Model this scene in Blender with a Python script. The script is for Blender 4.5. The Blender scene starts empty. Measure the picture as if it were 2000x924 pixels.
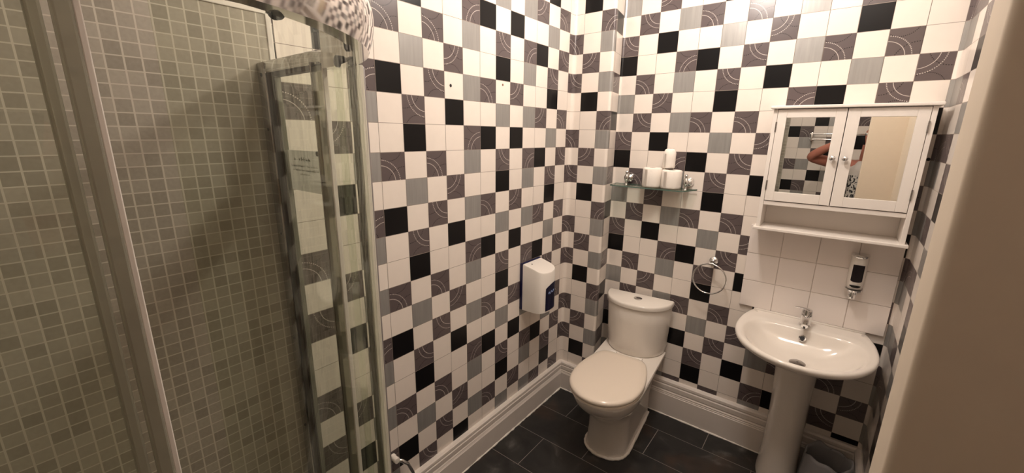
import bpy, bmesh, math, random
from mathutils import Vector, Matrix
random.seed(7)
S = bpy.context.scene
COL = S.collection
PI = math.pi

# ------------------------------------------------------------------ camera, light, exposure
cam = bpy.data.cameras.new('camera'); cam_ob = bpy.data.objects.new('camera', cam); COL.objects.link(cam_ob)
R_ = [(0.78579545, 0.61835027, 0.01297199), (0.15926582, -0.18203844, -0.97030738), (-0.59762857, 0.76452911, -0.24152706)]
CAM = Vector((1.22390622, -2.03816149, 1.59677795))
M = Matrix(((R_[0][0], -R_[1][0], -R_[2][0], CAM.x), (R_[0][1], -R_[1][1], -R_[2][1], CAM.y),
            (R_[0][2], -R_[1][2], -R_[2][2], CAM.z), (0, 0, 0, 1)))
cam_ob.matrix_world = M
cam.sensor_width = 36.0; cam.lens = 805.07 / 2000 * 36.0; cam.clip_start = 0.005
S.camera = cam_ob
LAMP = Vector((0.74, -0.55, 2.45))
LAMP_W = 32.0
LAMP_COL = (1.0, 0.89, 0.80)
w = bpy.data.worlds.new('world'); S.world = w; w.use_nodes = True
w.node_tree.nodes['Background'].inputs[0].default_value = (0.9, 0.8, 0.7, 1)
w.node_tree.nodes['Background'].inputs[1].default_value = 0.0
li = bpy.data.lights.new('ceiling_lamp_light', 'POINT'); li.energy = LAMP_W; li.color = LAMP_COL; li.shadow_soft_size = 0.07
lo = bpy.data.objects.new('ceiling_lamp_light', li); COL.objects.link(lo); lo.location = LAMP
FILL_POS = Vector((1.12, -1.27, 2.62))  # added fill lamp, brightens the dark shower mosaic; no known source here
l2 = bpy.data.lights.new('added_fill_light', 'POINT'); l2.energy = 13.0; l2.color = LAMP_COL; l2.shadow_soft_size = 0.10
lo2 = bpy.data.objects.new('added_fill_light', l2); COL.objects.link(lo2); lo2.location = FILL_POS
S.view_settings.view_transform = 'Standard'; S.view_settings.look = 'None'
S.view_settings.exposure = 0.0; S.view_settings.gamma = 1.0; S.view_settings.use_curve_mapping = False
S.cycles.max_bounces = 10; S.cycles.diffuse_bounces = 5; S.cycles.glossy_bounces = 5
S.cycles.transparent_max_bounces = 24; S.cycles.use_denoising = True
S.cycles.caustics_reflective = False; S.cycles.caustics_refractive = False

# ------------------------------------------------------------------ materials
def newmat(name):
    m = bpy.data.materials.new(name); m.use_nodes = True
    return m, m.node_tree.nodes, m.node_tree.links, m.node_tree.nodes['Principled BSDF']
def mat(name, c, rough=0.4, metal=0.0, spec=0.5, noise=0.0, nscale=8.0, bump=0.0, coat=0.0):
    m, n, l, b = newmat(name)
    b.inputs['Base Color'].default_value = (*c, 1); b.inputs['Roughness'].default_value = rough
    b.inputs['Metallic'].default_value = metal; b.inputs['Specular IOR Level'].default_value = spec
    b.inputs['Coat Weight'].default_value = coat
    if noise or bump:
        tc = n.new('ShaderNodeTexCoord'); nz = n.new('ShaderNodeTexNoise'); nz.inputs['Scale'].default_value = nscale
        nz.inputs['Detail'].default_value = 5; l.new(tc.outputs['Object'], nz.inputs['Vector'])
        if noise:
            mx = n.new('ShaderNodeMix'); mx.data_type = 'RGBA'
            mx.inputs['A'].default_value = (*[v * (1 - noise) for v in c], 1); mx.inputs['B'].default_value = (*[min(1, v * (1 + noise)) for v in c], 1)
            l.new(nz.outputs['Fac'], mx.inputs['Factor']); l.new(mx.outputs['Result'], b.inputs['Base Color'])
        if bump:
            bp = n.new('ShaderNodeBump'); bp.inputs['Strength'].default_value = bump; bp.inputs['Distance'].default_value = 0.004
            l.new(nz.outputs['Fac'], bp.inputs['Height']); l.new(bp.outputs['Normal'], b.inputs['Normal'])
    return m
def math_node(n, l, op, a, b=None):
    k = n.new('ShaderNodeMath'); k.operation = op
    for i, v in enumerate((a, b)):
        if v is None: continue
        if isinstance(v, (int, float)): k.inputs[i].default_value = v
        else: l.new(v, k.inputs[i])
    return k.outputs[0]

TILE_W = mat('cream_tile', (0.83, 0.76, 0.695), 0.22, spec=0.4, noise=0.03, nscale=25)
TILE_K = mat('black_tile', (0.006, 0.0055, 0.006), 0.3, spec=0.25)
GROUT = mat('tile_grout', (0.33, 0.28, 0.24), 0.8)
def silver_tile():
    m, n, l, b = newmat('silver_tile')
    tc = n.new('ShaderNodeTexCoord'); mp = n.new('ShaderNodeMapping'); mp.inputs['Scale'].default_value = (90, 90, 6)
    nz = n.new('ShaderNodeTexNoise'); nz.inputs['Scale'].default_value = 1.0; nz.inputs['Detail'].default_value = 4
    l.new(tc.outputs['Object'], mp.inputs[0]); l.new(mp.outputs[0], nz.inputs['Vector'])
    mx = n.new('ShaderNodeMix'); mx.data_type = 'RGBA'; mx.inputs['A'].default_value = (0.27, 0.265, 0.255, 1); mx.inputs['B'].default_value = (0.40, 0.39, 0.375, 1)
    l.new(nz.outputs['Fac'], mx.inputs['Factor']); l.new(mx.outputs['Result'], b.inputs['Base Color'])
    b.inputs['Roughness'].default_value = 0.38; b.inputs['Metallic'].default_value = 0.35
    return m
TILE_G = silver_tile()
def patterned_tile():
    m, n, l, b = newmat('patterned_tile')
    uv = n.new('ShaderNodeUVMap'); uv.uv_map = 'UVMap'
    def dist(cx, cy):
        v = n.new('ShaderNodeVectorMath'); v.operation = 'SUBTRACT'; v.inputs[1].default_value = (cx, cy, 0); l.new(uv.outputs[0], v.inputs[0])
        ln = n.new('ShaderNodeVectorMath'); ln.operation = 'LENGTH'; l.new(v.outputs[0], ln.inputs[0])
        sp = n.new('ShaderNodeSeparateXYZ'); l.new(v.outputs[0], sp.inputs[0])
        return ln.outputs['Value'], math_node(n, l, 'ARCTAN2', sp.outputs[1], sp.outputs[0])
    def ring(d, r, wd): return math_node(n, l, 'LESS_THAN', math_node(n, l, 'ABSOLUTE', math_node(n, l, 'SUBTRACT', d, r)), wd)
    def dots(a, k): return math_node(n, l, 'GREATER_THAN', math_node(n, l, 'SINE', math_node(n, l, 'MULTIPLY', a, k)), -0.15)
    d0, a0 = dist(-0.05, -0.08); d1, a1 = dist(0.95, -0.25); d2, a2 = dist(0.35, 1.25)
    white = math_node(n, l, 'MAXIMUM', ring(d0, 0.63, 0.012), math_node(n, l, 'MULTIPLY', ring(d0, 0.83, 0.017), dots(a0, 75)))
    dark = math_node(n, l, 'MAXIMUM', math_node(n, l, 'MULTIPLY', ring(d1, 0.72, 0.016), dots(a1, 60)), math_node(n, l, 'MULTIPLY', ring(d2, 0.55, 0.016), dots(a2, 60)))
    m1 = n.new('ShaderNodeMix'); m1.data_type = 'RGBA'; m1.inputs['A'].default_value = (0.110, 0.087, 0.088, 1); m1.inputs['B'].default_value = (0.015, 0.011, 0.012, 1)
    l.new(dark, m1.inputs['Factor'])
    m2 = n.new('ShaderNodeMix'); m2.data_type = 'RGBA'; m2.inputs['B'].default_value = (0.50, 0.45, 0.42, 1)
    l.new(m1.outputs['Result'], m2.inputs['A']); l.new(white, m2.inputs['Factor']); l.new(m2.outputs['Result'], b.inputs['Base Color'])
    b.inputs['Roughness'].default_value = 0.28
    return m
TILE_P = patterned_tile()
def mosaic():
    m, n, l, b = newmat('stone_mosaic')
    tc = n.new('ShaderNodeTexCoord'); sp = n.new('ShaderNodeSeparateXYZ'); l.new(tc.outputs['Object'], sp.inputs[0])
    u = math_node(n, l, 'DIVIDE', math_node(n, l, 'ADD', sp.outputs[0], math_node(n, l, 'ADD', sp.outputs[1], 0.004)), 0.0300)
    v = math_node(n, l, 'DIVIDE', sp.outputs[2], 0.0286)
    fu = math_node(n, l, 'FRACT', u); fv = math_node(n, l, 'FRACT', v)
    gx = math_node(n, l, 'LESS_THAN', math_node(n, l, 'ABSOLUTE', math_node(n, l, 'SUBTRACT', fu, 0.5)), 0.445)
    gy = math_node(n, l, 'LESS_THAN', math_node(n, l, 'ABSOLUTE', math_node(n, l, 'SUBTRACT', fv, 0.5)), 0.455)
    msk = math_node(n, l, 'MULTIPLY', gx, gy)
    cv = n.new('ShaderNodeCombineXYZ'); l.new(math_node(n, l, 'FLOOR', u), cv.inputs[0]); l.new(math_node(n, l, 'FLOOR', v), cv.inputs[1])
    wn = n.new('ShaderNodeTexWhiteNoise'); l.new(cv.outputs[0], wn.inputs['Vector'])
    nz = n.new('ShaderNodeTexNoise'); nz.inputs['Scale'].default_value = 130; nz.inputs['Detail'].default_value = 4; l.new(tc.outputs['Object'], nz.inputs['Vector'])
    f = math_node(n, l, 'ADD', math_node(n, l, 'MULTIPLY', wn.outputs['Value'], 0.55), math_node(n, l, 'MULTIPLY', nz.outputs['Fac'], 0.45))
    mx = n.new('ShaderNodeMix'); mx.data_type = 'RGBA'; mx.inputs['A'].default_value = (0.25, 0.225, 0.180, 1); mx.inputs['B'].default_value = (0.46, 0.42, 0.35, 1)
    l.new(f, mx.inputs['Factor'])
    m2 = n.new('ShaderNodeMix'); m2.data_type = 'RGBA'; m2.inputs['A'].default_value = (0.56, 0.52, 0.44, 1); l.new(mx.outputs['Result'], m2.inputs['B']); l.new(msk, m2.inputs['Factor'])
    l.new(m2.outputs['Result'], b.inputs['Base Color']); b.inputs['Roughness'].default_value = 0.45
    return m
MOSAIC = mosaic()
def slate():
    m, n, l, b = newmat('slate_floor_tile')
    tc = n.new('ShaderNodeTexCoord')
    nz = n.new('ShaderNodeTexNoise'); nz.inputs['Scale'].default_value = 5.5; nz.inputs['Detail'].default_value = 9; nz.inputs['Distortion'].default_value = 1.2; l.new(tc.outputs['Object'], nz.inputs['Vector'])
    cr = n.new('ShaderNodeValToRGB'); e = cr.color_ramp.elements
    e[0].position = 0.36; e[0].color = (0.009, 0.009, 0.0095, 1); e[1].position = 0.60; e[1].color = (0.024, 0.023, 0.022, 1)
    x = e.new(0.68); x.color = (0.055, 0.052, 0.048, 1); x = e.new(0.74); x.color = (0.11, 0.105, 0.10, 1)
    l.new(nz.outputs['Fac'], cr.inputs[0])
    n2 = n.new('ShaderNodeTexNoise'); n2.inputs['Scale'].default_value = 3.1; n2.inputs['Detail'].default_value = 5; n2.inputs['Distortion'].default_value = 0.8; l.new(tc.outputs['Object'], n2.inputs['Vector'])
    c2 = n.new('ShaderNodeValToRGB'); c2.color_ramp.elements[0].position = 0.56; c2.color_ramp.elements[0].color = (0, 0, 0, 1); c2.color_ramp.elements[1].position = 0.72; c2.color_ramp.elements[1].color = (0.8, 0.8, 0.8, 1)
    l.new(n2.outputs['Fac'], c2.inputs[0])
    mx = n.new('ShaderNodeMix'); mx.data_type = 'RGBA'; mx.inputs['B'].default_value = (0.060, 0.034, 0.022, 1); l.new(cr.outputs[0], mx.inputs['A']); l.new(c2.outputs[0], mx.inputs['Factor']); l.new(mx.outputs['Result'], b.inputs['Base Color'])
    bp = n.new('ShaderNodeBump'); bp.inputs['Strength'].default_value = 0.25; bp.inputs['Distance'].default_value = 0.004
    l.new(nz.outputs['Fac'], bp.inputs['Height']); l.new(bp.outputs['Normal'], b.inputs['Normal'])
    b.inputs['Roughness'].default_value = 0.45
    return m
SLATE = slate()
FGROUT = mat('floor_grout', (0.30, 0.27, 0.24), 0.8)
SKIRT = mat('white_gloss_paint', (0.74, 0.68, 0.63), 0.3, noise=0.05, nscale=12)
SEALANT = mat('white_sealant', (0.80, 0.75, 0.69), 0.5, bump=0.5, nscale=60)
PLASTER = mat('cream_wall_paint', (0.72, 0.62, 0.50), 0.6, noise=0.03, nscale=30)
CEIL = mat('ceiling_paint', (0.82, 0.78, 0.72), 0.7)
CERAMIC = mat('white_ceramic', (0.80, 0.75, 0.69), 0.09, coat=0.3)
SEAT = mat('cream_seat_plastic', (0.78, 0.69, 0.59), 0.16)
CHROME = mat('chrome', (0.80, 0.80, 0.80), 0.07, 1.0)
CHROME_R = mat('satin_chrome', (0.80, 0.78, 0.77), 0.09, 1.0)
CHROME_D = mat('brushed_grey_metal', (0.36, 0.34, 0.33), 0.22, 1.0)
POSTM = mat('grey_anodised_metal', (0.22, 0.20, 0.195), 0.45, 0.3)
METAL_DK = mat('dark_metal_trim', (0.10, 0.09, 0.085), 0.3, 0.8)
SEAL_DARK = mat('dark_rubber_seal', (0.03, 0.03, 0.03), 0.5)
WPLASTIC = mat('white_plastic', (0.80, 0.76, 0.71), 0.25)
NAVY = mat('navy_plastic', (0.006, 0.007, 0.05), 0.3)
LBLUE = mat('pale_blue_print', (0.25, 0.32, 0.55), 0.5)
DARKP = mat('smoked_window', (0.035, 0.028, 0.032), 0.12)
BLACKM = mat('black_cavity', (0.004, 0.004, 0.004), 0.6)
CABWHITE = mat('white_cabinet_paint', (0.82, 0.77, 0.72), 0.35, noise=0.02, nscale=20)
MIRROR = mat('mirror_glass', (0.86, 0.87, 0.85), 0.0, 1.0)
PAPER = mat('toilet_paper', (0.84, 0.79, 0.73), 0.9, bump=0.25, nscale=90)
CARD = mat('cardboard_tube', (0.30, 0.22, 0.15), 0.9)
def glass(name, tint, fac_scale=1.0, rough=0.0, fmax=0.35):
    m = bpy.data.materials.new(name); m.use_nodes = True; n = m.node_tree.nodes; l = m.node_tree.links
    n.remove(n['Principled BSDF']); out = n['Material Output']
    t = n.new('ShaderNodeBsdfTransparent'); t.inputs[0].default_value = (*tint, 1)
    g = n.new('ShaderNodeBsdfGlossy'); g.inputs['Roughness'].default_value = rough; g.inputs['Color'].default_value = (0.95, 1, 0.97, 1)
    fr = n.new('ShaderNodeFresnel'); fr.inputs[0].default_value = 1.45
    mu = math_node(n, l, 'MINIMUM', math_node(n, l, 'MULTIPLY', fr.outputs[0], fac_scale), fmax)
    mx = n.new('ShaderNodeMixShader'); l.new(mu, mx.inputs[0]); l.new(t.outputs[0], mx.inputs[1]); l.new(g.outputs[0], mx.inputs[2]); l.new(mx.outputs[0], out.inputs[0])
    return m
GLASS = glass('shower_glass', (0.965, 0.98, 0.945), 0.7, 0.0, 0.2)
GLASS_C = glass('curved_shower_glass', (0.955, 0.97, 0.93), 0.5, 0.0, 0.09)
GLASS_E = mat('glass_edge', (0.09, 0.15, 0.125), 0.1)
SHELFG = glass('shelf_glass', (0.90, 0.95, 0.92), 0.8)
def frosted_seal():
    m = bpy.data.materials.new('clear_plastic_seal'); m.use_nodes = True; n = m.node_tree.nodes; l = m.node_tree.links
    b = n['Principled BSDF']; b.inputs['Base Color'].default_value = (0.46, 0.45, 0.38, 1); b.inputs['Roughness'].default_value = 0.35
    t = n.new('ShaderNodeBsdfTransparent'); t.inputs[0].default_value = (0.8, 0.8, 0.74, 1)
    mx = n.new('ShaderNodeMixShader'); mx.inputs[0].default_value = 0.42; l.new(t.outputs[0], mx.inputs[1]); l.new(b.outputs[0], mx.inputs[2]); l.new(mx.outputs[0], n['Material Output'].inputs[0])
    return m
SEALP = frosted_seal()
def liner():
    m = bpy.data.materials.new('grey_bin_liner'); m.use_nodes = True; n = m.node_tree.nodes; l = m.node_tree.links
    b = n['Principled BSDF']; b.inputs['Base Color'].default_value = (0.42, 0.42, 0.44, 1); b.inputs['Roughness'].default_value = 0.3
    t = n.new('ShaderNodeBsdfTransparent'); t.inputs[0].default_value = (0.75, 0.75, 0.78, 1)
    mx = n.new('ShaderNodeMixShader'); mx.inputs[0].default_value = 0.72; l.new(t.outputs[0], mx.inputs[1]); l.new(b.outputs[0], mx.inputs[2]); l.new(mx.outputs[0], n['Material Output'].inputs[0])
    return m
LINER = liner()

# ------------------------------------------------------------------ mesh helpers
def link(name, bm, mats, parent=None, smooth=False, angle=None):
    bmesh.ops.recalc_face_normals(bm, faces=bm.faces)
    me = bpy.data.meshes.new(name)
    if parent is not None:
        base = parent
        off = Vector((0, 0, 0))
        while base is not None:
            off += base.location if not base.get('_local') else Vector((0, 0, 0)); base = base.parent
        if not parent.get('_nolocal'): bm.transform(Matrix.Translation(-off))
    bm.to_mesh(me); bm.free()
    for m_ in (mats if isinstance(mats, (list, tuple)) else [mats]): me.materials.append(m_)
    if smooth:
        for p in me.polygons: p.use_smooth = True
    o = bpy.data.objects.new(name, me); COL.objects.link(o)
    if parent is not None: o.parent = parent
    if smooth and angle: 
        md = o.modifiers.new('edge', 'EDGE_SPLIT'); md.split_angle = math.radians(angle)
    return o
def tag(o, label, cat, group=None):
    o['label'] = label; o['category'] = cat
    if group: o['group'] = group
    return o
def thing(name, label, cat, loc, group=None):
    o = bpy.data.objects.new(name, None); o.empty_display_size = 0.05; COL.objects.link(o); o.location = loc
    return tag(o, label, cat, group)
def structure(o): o['kind'] = 'structure'; return o
def BM(): return bmesh.new()
def box(bm, x0, x1, y0, y1, z0, z1, bev=0.0, seg=2, mi=0):
    r = bmesh.ops.create_cube(bm, size=1.0)
    bmesh.ops.scale(bm, vec=(abs(x1 - x0), abs(y1 - y0), abs(z1 - z0)), verts=r['verts'])
    bmesh.ops.translate(bm, vec=((x0 + x1) / 2, (y0 + y1) / 2, (z0 + z1) / 2), verts=r['verts'])
    fs = {f for v in r['verts'] for f in v.link_faces}
    for f in fs: f.material_index = mi
    if bev:
        es = list({e for v in r['verts'] for e in v.link_edges})
        bmesh.ops.bevel(bm, geom=es, offset=bev, segments=seg, affect='EDGES', profile=0.5)
    return bm
def rings_loft(bm, rings, cap0=True, cap1=True, closed=True, mi=0):
    vr = [[bm.verts.new(p) for p in r] for r in rings]
    n = len(rings[0])
    for a, b in zip(vr, vr[1:]):
        for i in range(n if closed else n - 1):
            f = bm.faces.new((a[i], a[(i + 1) % n], b[(i + 1) % n], b[i])); f.material_index = mi
    if cap0: bm.faces.new(list(reversed(vr[0]))).material_index = mi
    if cap1: bm.faces.new(vr[-1]).material_index = mi
    return vr
def lathe(bm, prof, origin, axis=(0, 0, 1), seg=32, mi=0):
    ax = Vector(axis).normalized(); t = Vector((1, 0, 0)) if abs(ax.x) < 0.9 else Vector((0, 1, 0))
    u = ax.cross(t).normalized(); v = ax.cross(u); o = Vector(origin)
    rings = [[o + ax * h + (u * math.cos(2 * PI * i / seg) + v * math.sin(2 * PI * i / seg)) * max(r, 1e-5) for i in range(seg)] for r, h in prof]
    rings_loft(bm, rings, mi=mi)
def tube(bm, pts, r, seg=10, closed=False, mi=0):
    pts = [Vector(p) for p in pts]; n = len(pts); rings = []
    up = None
    for i, p in enumerate(pts):
        d = (pts[(i + 1) % n] - pts[i - 1]) if closed or 0 < i < n - 1 else (pts[1] - pts[0] if i == 0 else pts[-1] - pts[-2])
        d.normalize()
        if up is None: up = d.orthogonal().normalized()
        up = (up - d * up.dot(d)).normalized(); sd = d.cross(up)
        rr = r[i] if isinstance(r, (list, tuple)) else r
        rings.append([p + (up * math.cos(2 * PI * k / seg) + sd * math.sin(2 * PI * k / seg)) * rr for k in range(seg)])
    if closed: rings.append(rings[0])
    if closed:
        vr = [[bm.verts.new(p) for p in r_] for r_ in rings[:-1]]
        for a in range(len(vr)):
            b = vr[(a + 1) % len(vr)]
            for i in range(seg): bm.faces.new((vr[a][i], vr[a][(i + 1) % seg], b[(i + 1) % seg], b[i])).material_index = mi
    else: rings_loft(bm, rings, mi=mi)
def prism(bm, poly, z0, z1, mi=0):
    rings_loft(bm, [[(x, y, z0) for x, y in poly], [(x, y, z1) for x, y in poly]], mi=mi)
def sweep(bm, path, prof, mi=0):
    """profile (offset towards the room, height) mitred along an open 2-D path; room is on the right of the path"""
    n = len(path); rings = []
    for i in range(n):
        p = Vector(path[i]); d0 = (Vector(path[i]) - Vector(path[i - 1])).normalized() if i else None
        d1 = (Vector(path[i + 1]) - Vector(path[i])).normalized() if i < n - 1 else None
        d0 = d0 or d1; d1 = d1 or d0
        n0 = Vector((d0.y, -d0.x)); n1 = Vector((d1.y, -d1.x)); b = n0 + n1; b = b / max(1e-6, b.dot(n0))
        rings.append([(p.x + b.x * o, p.y + b.y * o, z) for o, z in prof])
    rings_loft(bm, rings, mi=mi)

# ------------------------------------------------------------------ tiled walls
T = {7: 'PGWGW', 8: 'KWWPW', 9: 'PWPWW', 10: 'KWGWP', 11: 'KWWPW'}
ORI = {7: 'BR', 8: 'TL', 9: 'BL', 10: 'TR', 11: 'BL'}
TH = 0.09755
Z0 = 1.53
def tiled_wall(name, path, cols, zoff, vmin=-13, vmax=15, ztop=2.75, zbot=0.0):
    """path: (x, y, s) vertices, s in tile columns; every tile is a quad strip inset from its grout joint"""
    bm = BM(); uvl = bm.loops.layers.uv.new('UVMap'); g = 0.009
    def at(s):
        for (x0, y0, s0), (x1, y1, s1) in zip(path, path[1:]):
            if s <= s1 + 1e-9: 
                t = (s - s0) / (s1 - s0); return x0 + (x1 - x0) * t, y0 + (y1 - y0) * t
        return path[-1][:2]
    def samples(a, b): return [a] + [p[2] for p in path if a + 1e-6 < p[2] < b - 1e-6] + [b]
    def strip(a, b, z0, z1, mi, ori=None):
        if z1 > ztop: z1 = ztop
        if z0 < zbot: z0 = zbot
        if z1 - z0 < 1e-5 or b - a < 1e-5: return
        ss = samples(a, b)
        lo_ = [bm.verts.new((*at(s), z0)) for s in ss]; hi_ = [bm.verts.new((*at(s), z1)) for s in ss]
        for i in range(len(ss) - 1):
            f = bm.faces.new((lo_[i], lo_[i + 1], hi_[i + 1], hi_[i])); f.material_index = mi
            if ori:
                us = [(ss[i] - a) / (b - a), (ss[i + 1] - a) / (b - a)]
                for lp, (u, v) in zip(f.loops, ((us[0], 0), (us[1], 0), (us[1], 1), (us[0], 1))):
                    if 'T' in ori: v = 1 - v
                    if 'R' in ori: u = 1 - u
                    lp[uvl].uv = (u, v)
    s_lo, s_hi = path[0][2], path[-1][2]
    for s0, (ty, ph) in sorted(cols.items()):
        a, b = max(s0, s_lo), min(s0 + 1, s_hi)
        strip(max(a - g, s_lo), a + g, zbot, ztop, 4); strip(max(b - g, s_lo), b, zbot, ztop, 4)
        for v in range(vmin, vmax + 1):
            zt = Z0 + zoff - v * TH; zb = zt - TH
            k = (v - ph) % 5; c = T[ty][k]
            ori = ORI[ty]
            if ty == 9 and k == 2: ori = 'TR'
            strip(a + g, b - g, zb + g * 0.1, zt - g * 0.1, 'WKPG'.index(c), ori)
            strip(a + g, b - g, zt - g * 0.1, zt + g * 0.1, 4)
    bmesh.ops.remove_doubles(bm, verts=bm.verts, dist=1e-5)
    me = bpy.data.meshes.new(name); bm.to_mesh(me); bm.free()
    for m_ in (TILE_W, TILE_K, TILE_P, TILE_G, GROUT): me.materials.append(m_)
    o = bpy.data.objects.new(name, me); COL.objects.link(o)
    return structure(o)
def plain(name, quads, m):
    bm = BM()
    for q in quads: bm.faces.new([bm.verts.new(p) for p in q])
    return structure(link(name, bm, m))
yB = 0.2151
AU = {0: (9, -2), 1: (10, 2), 2: (8, 0), 3: (7, 0), 4: (8, -1), 5: (10, 1), 6: (11, -1), 7: (7, -1), 8: (8, 3), 9: (9, 0), 10: (10, -1), 11: (11, 2),
      12: (7, 2), 13: (8, 1), 14: (9, 3), 15: (10, 2), 16: (11, 3), 17: (7, 0), 18: (8, 2), 19: (9, 1), 20: (10, 0), 21: (11, 1), 22: (7, 3), 23: (8, 4), 24: (9, 2), 25: (10, 1)}
tiled_wall('wall_left', [(0, -2.52, -25.2), (0, 0, 0)], {-u - 1: t for u, t in AU.items()}, 0.0)
arc = [(0.02 - 0.02 * math.cos(a), 0.0325 + 0.02 * math.sin(a), 0.325 + 0.314 * a / (PI / 2)) for a in [i * PI / 16 for i in range(9)]]
cvx = [(0.2155 + 0.012 * math.sin(a), 0.0645 - 0.012 * math.cos(a), 2.61 + 0.2 * a / (PI / 2)) for a in [i * PI / 12 for i in range(7)]]
tiled_wall('wall_corner', [(0, 0, 0)] + arc + [(0.0542, 0.0525, 1.0), (0.1542, 0.0525, 2.0)] + cvx + [(0.2035, 0.203, 4.0)],
           {0: (9, -1), 1: (8, 2), 2: (7, -2), 3: (8, -2)}, -0.004)
BU = {4: (10, 0), 5: (9, -4), 6: (8, -1), 7: (7, 0), 8: (11, 0), 9: (10, 2), 10: (9, -2), 11: (8, 1), 12: (7, -3), 13: (11, -3), 14: (10, -6), 15: (9, -5), 16: (8, -7)}
tiled_wall('wall_back', [(0.2035, 0.203, 4.0), (0.2065, 0.2105, 4.12), (0.213, 0.2145, 4.2), (0.221, yB, 4.28), (0.2933, yB, 5.0), (1.4933, yB, 17.0)], BU, -0.012)
CU = {17: (7, -6), 18: (9, -3), 19: (10, 1), 20: (11, 2), 21: (7, 1), 22: (8, 0), 23: (9, 2), 24: (10, -1), 25: (11, 0), 26: (7, 2), 27: (8, 1), 28: (9, 0), 29: (10, 2), 30: (11, 1), 31: (7, 0), 32: (8, 1)}
carc = [(1.485 + 0.02 * math.sin(a), yB - 0.02 + 0.02 * math.cos(a), 17.0 + 0.3 * a / (PI / 2)) for a in [i * PI / 12 for i in range(7)]][3:]
tiled_wall('wall_right', [(1.4933, yB, 17.0)] + carc + [(1.505, 0.08, 18.0), (1.505, -0.92, 28.0)], CU, -0.012)
plain('wall_right_end', [[(1.505, -0.92, 0), (1.505, -1.29, 0), (1.505, -1.29, 2.75), (1.505, -0.92, 2.75)]], PLASTER)
# wall behind the camera (seen in the cabinet mirrors)
DU = {i: ((9, 10, 11, 7, 8)[(i) % 5], (0, 2, -1, 1, 3)[i % 5]) for i in range(0, 22)}
# columns counted from x = 2.089 leftwards; column 11 -> x .989-1.089 , 12 -> .889-.989
DU[10] = (11, -3); DU[11] = (7, -2); DU[12] = (8, -2); DU[9] = (10, 0)
tiled_wall('wall_front', [(2.089, -2.52, 0.0), (0.0, -2.52, 20.89)], DU, -0.025)

# wall stub to the right of the camera: cream painted, bull-nosed end
bm = BM(); X0, Y0, Y1, rr = 1.332, -1.29, -1.380, 0.010
poly = [(2.089, Y0), (X0 + 0.004, Y0), (X0, Y0 - 0.004)] + [(X0 + rr - rr * math.cos(a), Y1 + rr - rr * math.sin(a)) for a in [i * PI / 12 for i in range(7)]] + [(2.089, Y1)]
prism(bm, poly, 0, 2.75); structure(link('wall_partition', bm, PLASTER, smooth=True, angle=40))
plain('wall_side', [[(2.089, Y1, 0), (2.089, -2.52, 0), (2.089, -2.52, 2.75), (2.089, Y1, 2.75)]], PLASTER)
bm = BM(); box(bm, -0.05, 2.15, -2.6, 0.3, 2.75, 2.80); structure(link('ceiling', bm, CEIL))
# floor: dark slate tiles in a running bond
bm = BM(); LW, LL, jg = 0.2305, 0.46, 0.0016
box(bm, 0.0, 2.1, -2.55, 0.22, -0.03, -0.0015, mi=1)
r = -1; y1 = 0.035 + LW
while y1 > -2.55:
    y0 = y1 - LW
    off = 0.43 if r % 2 else 0.20
    x = off - 2 * LL
    while x < 2.1:
        xa, xb, ya, yb = max(x + jg, 0.0), min(x + LL - jg, 2.1), max(y0 + jg, -2.55), min(y1 - jg, 0.22)
        if xb - xa > 0.002 and yb - ya > 0.002: bm.faces.new([bm.verts.new(p) for p in ((xa, ya, 0), (xb, ya, 0), (xb, yb, 0), (xa, yb, 0))]).material_index = 0
        x += LL
    y1 = y0; r += 1
structure(link('floor', bm, [SLATE, FGROUT]))

# skirting boards
def skirt_prof(h, t):
    k = h / 0.225
    return [(0, 0), (t, 0), (t, 0.133 * k), (t - 0.004, 0.137 * k), (t - 0.001, 0.141 * k), (t - 0.005, 0.147 * k), (t - 0.002, 0.152 * k), (t - 0.007, 0.160 * k), (t - 0.004, 0.166 * k),
            (t - 0.004, 0.190 * k), (t - 0.009, 0.196 * k), (t - 0.005, 0.203 * k), (t - 0.006, 0.216 * k), (t - 0.013, 0.224 * k), (0, 0.226 * k)]
bm = BM(); sweep(bm, [(0, -1.49), (0, 0.0525), (0.228, 0.0525), (0.228, 0.053)][:3], skirt_prof(0.187, 0.026))
structure(link('baseboard_left', bm, SKIRT))
bm = BM(); sweep(bm, [(0.205, yB), (1.505, yB), (1.505, -1.29)], skirt_prof(0.222, 0.026)); structure(link('baseboard_back', bm, SKIRT))
def bead(bm, pts, r, step=0.012, jit=0.5):
    out = []
    for (x0, y0), (x1, y1) in zip(pts, pts[1:]):
        n = max(1, int(math.hypot(x1 - x0, y1 - y0) / step))
        out += [(x0 + (x1 - x0) * i / n, y0 + (y1 - y0) * i / n, 0.001) for i in range(n)]
    out.append((*pts[-1], 0.001))
    tube(bm, out, [r * (1 + jit * (random.random() - 0.5)) for _ in out], 8)
bm = BM(); bead(bm, [(0.026, -1.48), (0.026, 0.026), (0.21, 0.026)], 0.005, 0.02, 1.2); bead(bm, [(0.24, yB - 0.027), (1.475, yB - 0.027), (1.478, -0.3)], 0.005, 0.02, 1.0)
structure(link('trim_1', bm, SEALANT, smooth=True))

# mosaic panel in the shower, its edging trims
bm = BM(); box(bm, 0.0, 0.009, -2.52, -1.522, 0.0, 1.885); structure(link('wall_shower_mosaic', bm, MOSAIC))
bm = BM(); box(bm, 0.0, 0.80, -2.52, -2.511, 0.0, 1.885); structure(link('wall_shower_mosaic_front', bm, MOSAIC))
bm = BM(); box(bm, 0.0, 0.012, -1.522, -1.508, 0.0, 1.897, 0.002); box(bm, 0.0, 0.012, -2.52, -1.508, 1.885, 1.897, 0.002); structure(link('trim_2', bm, WPLASTIC))

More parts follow.
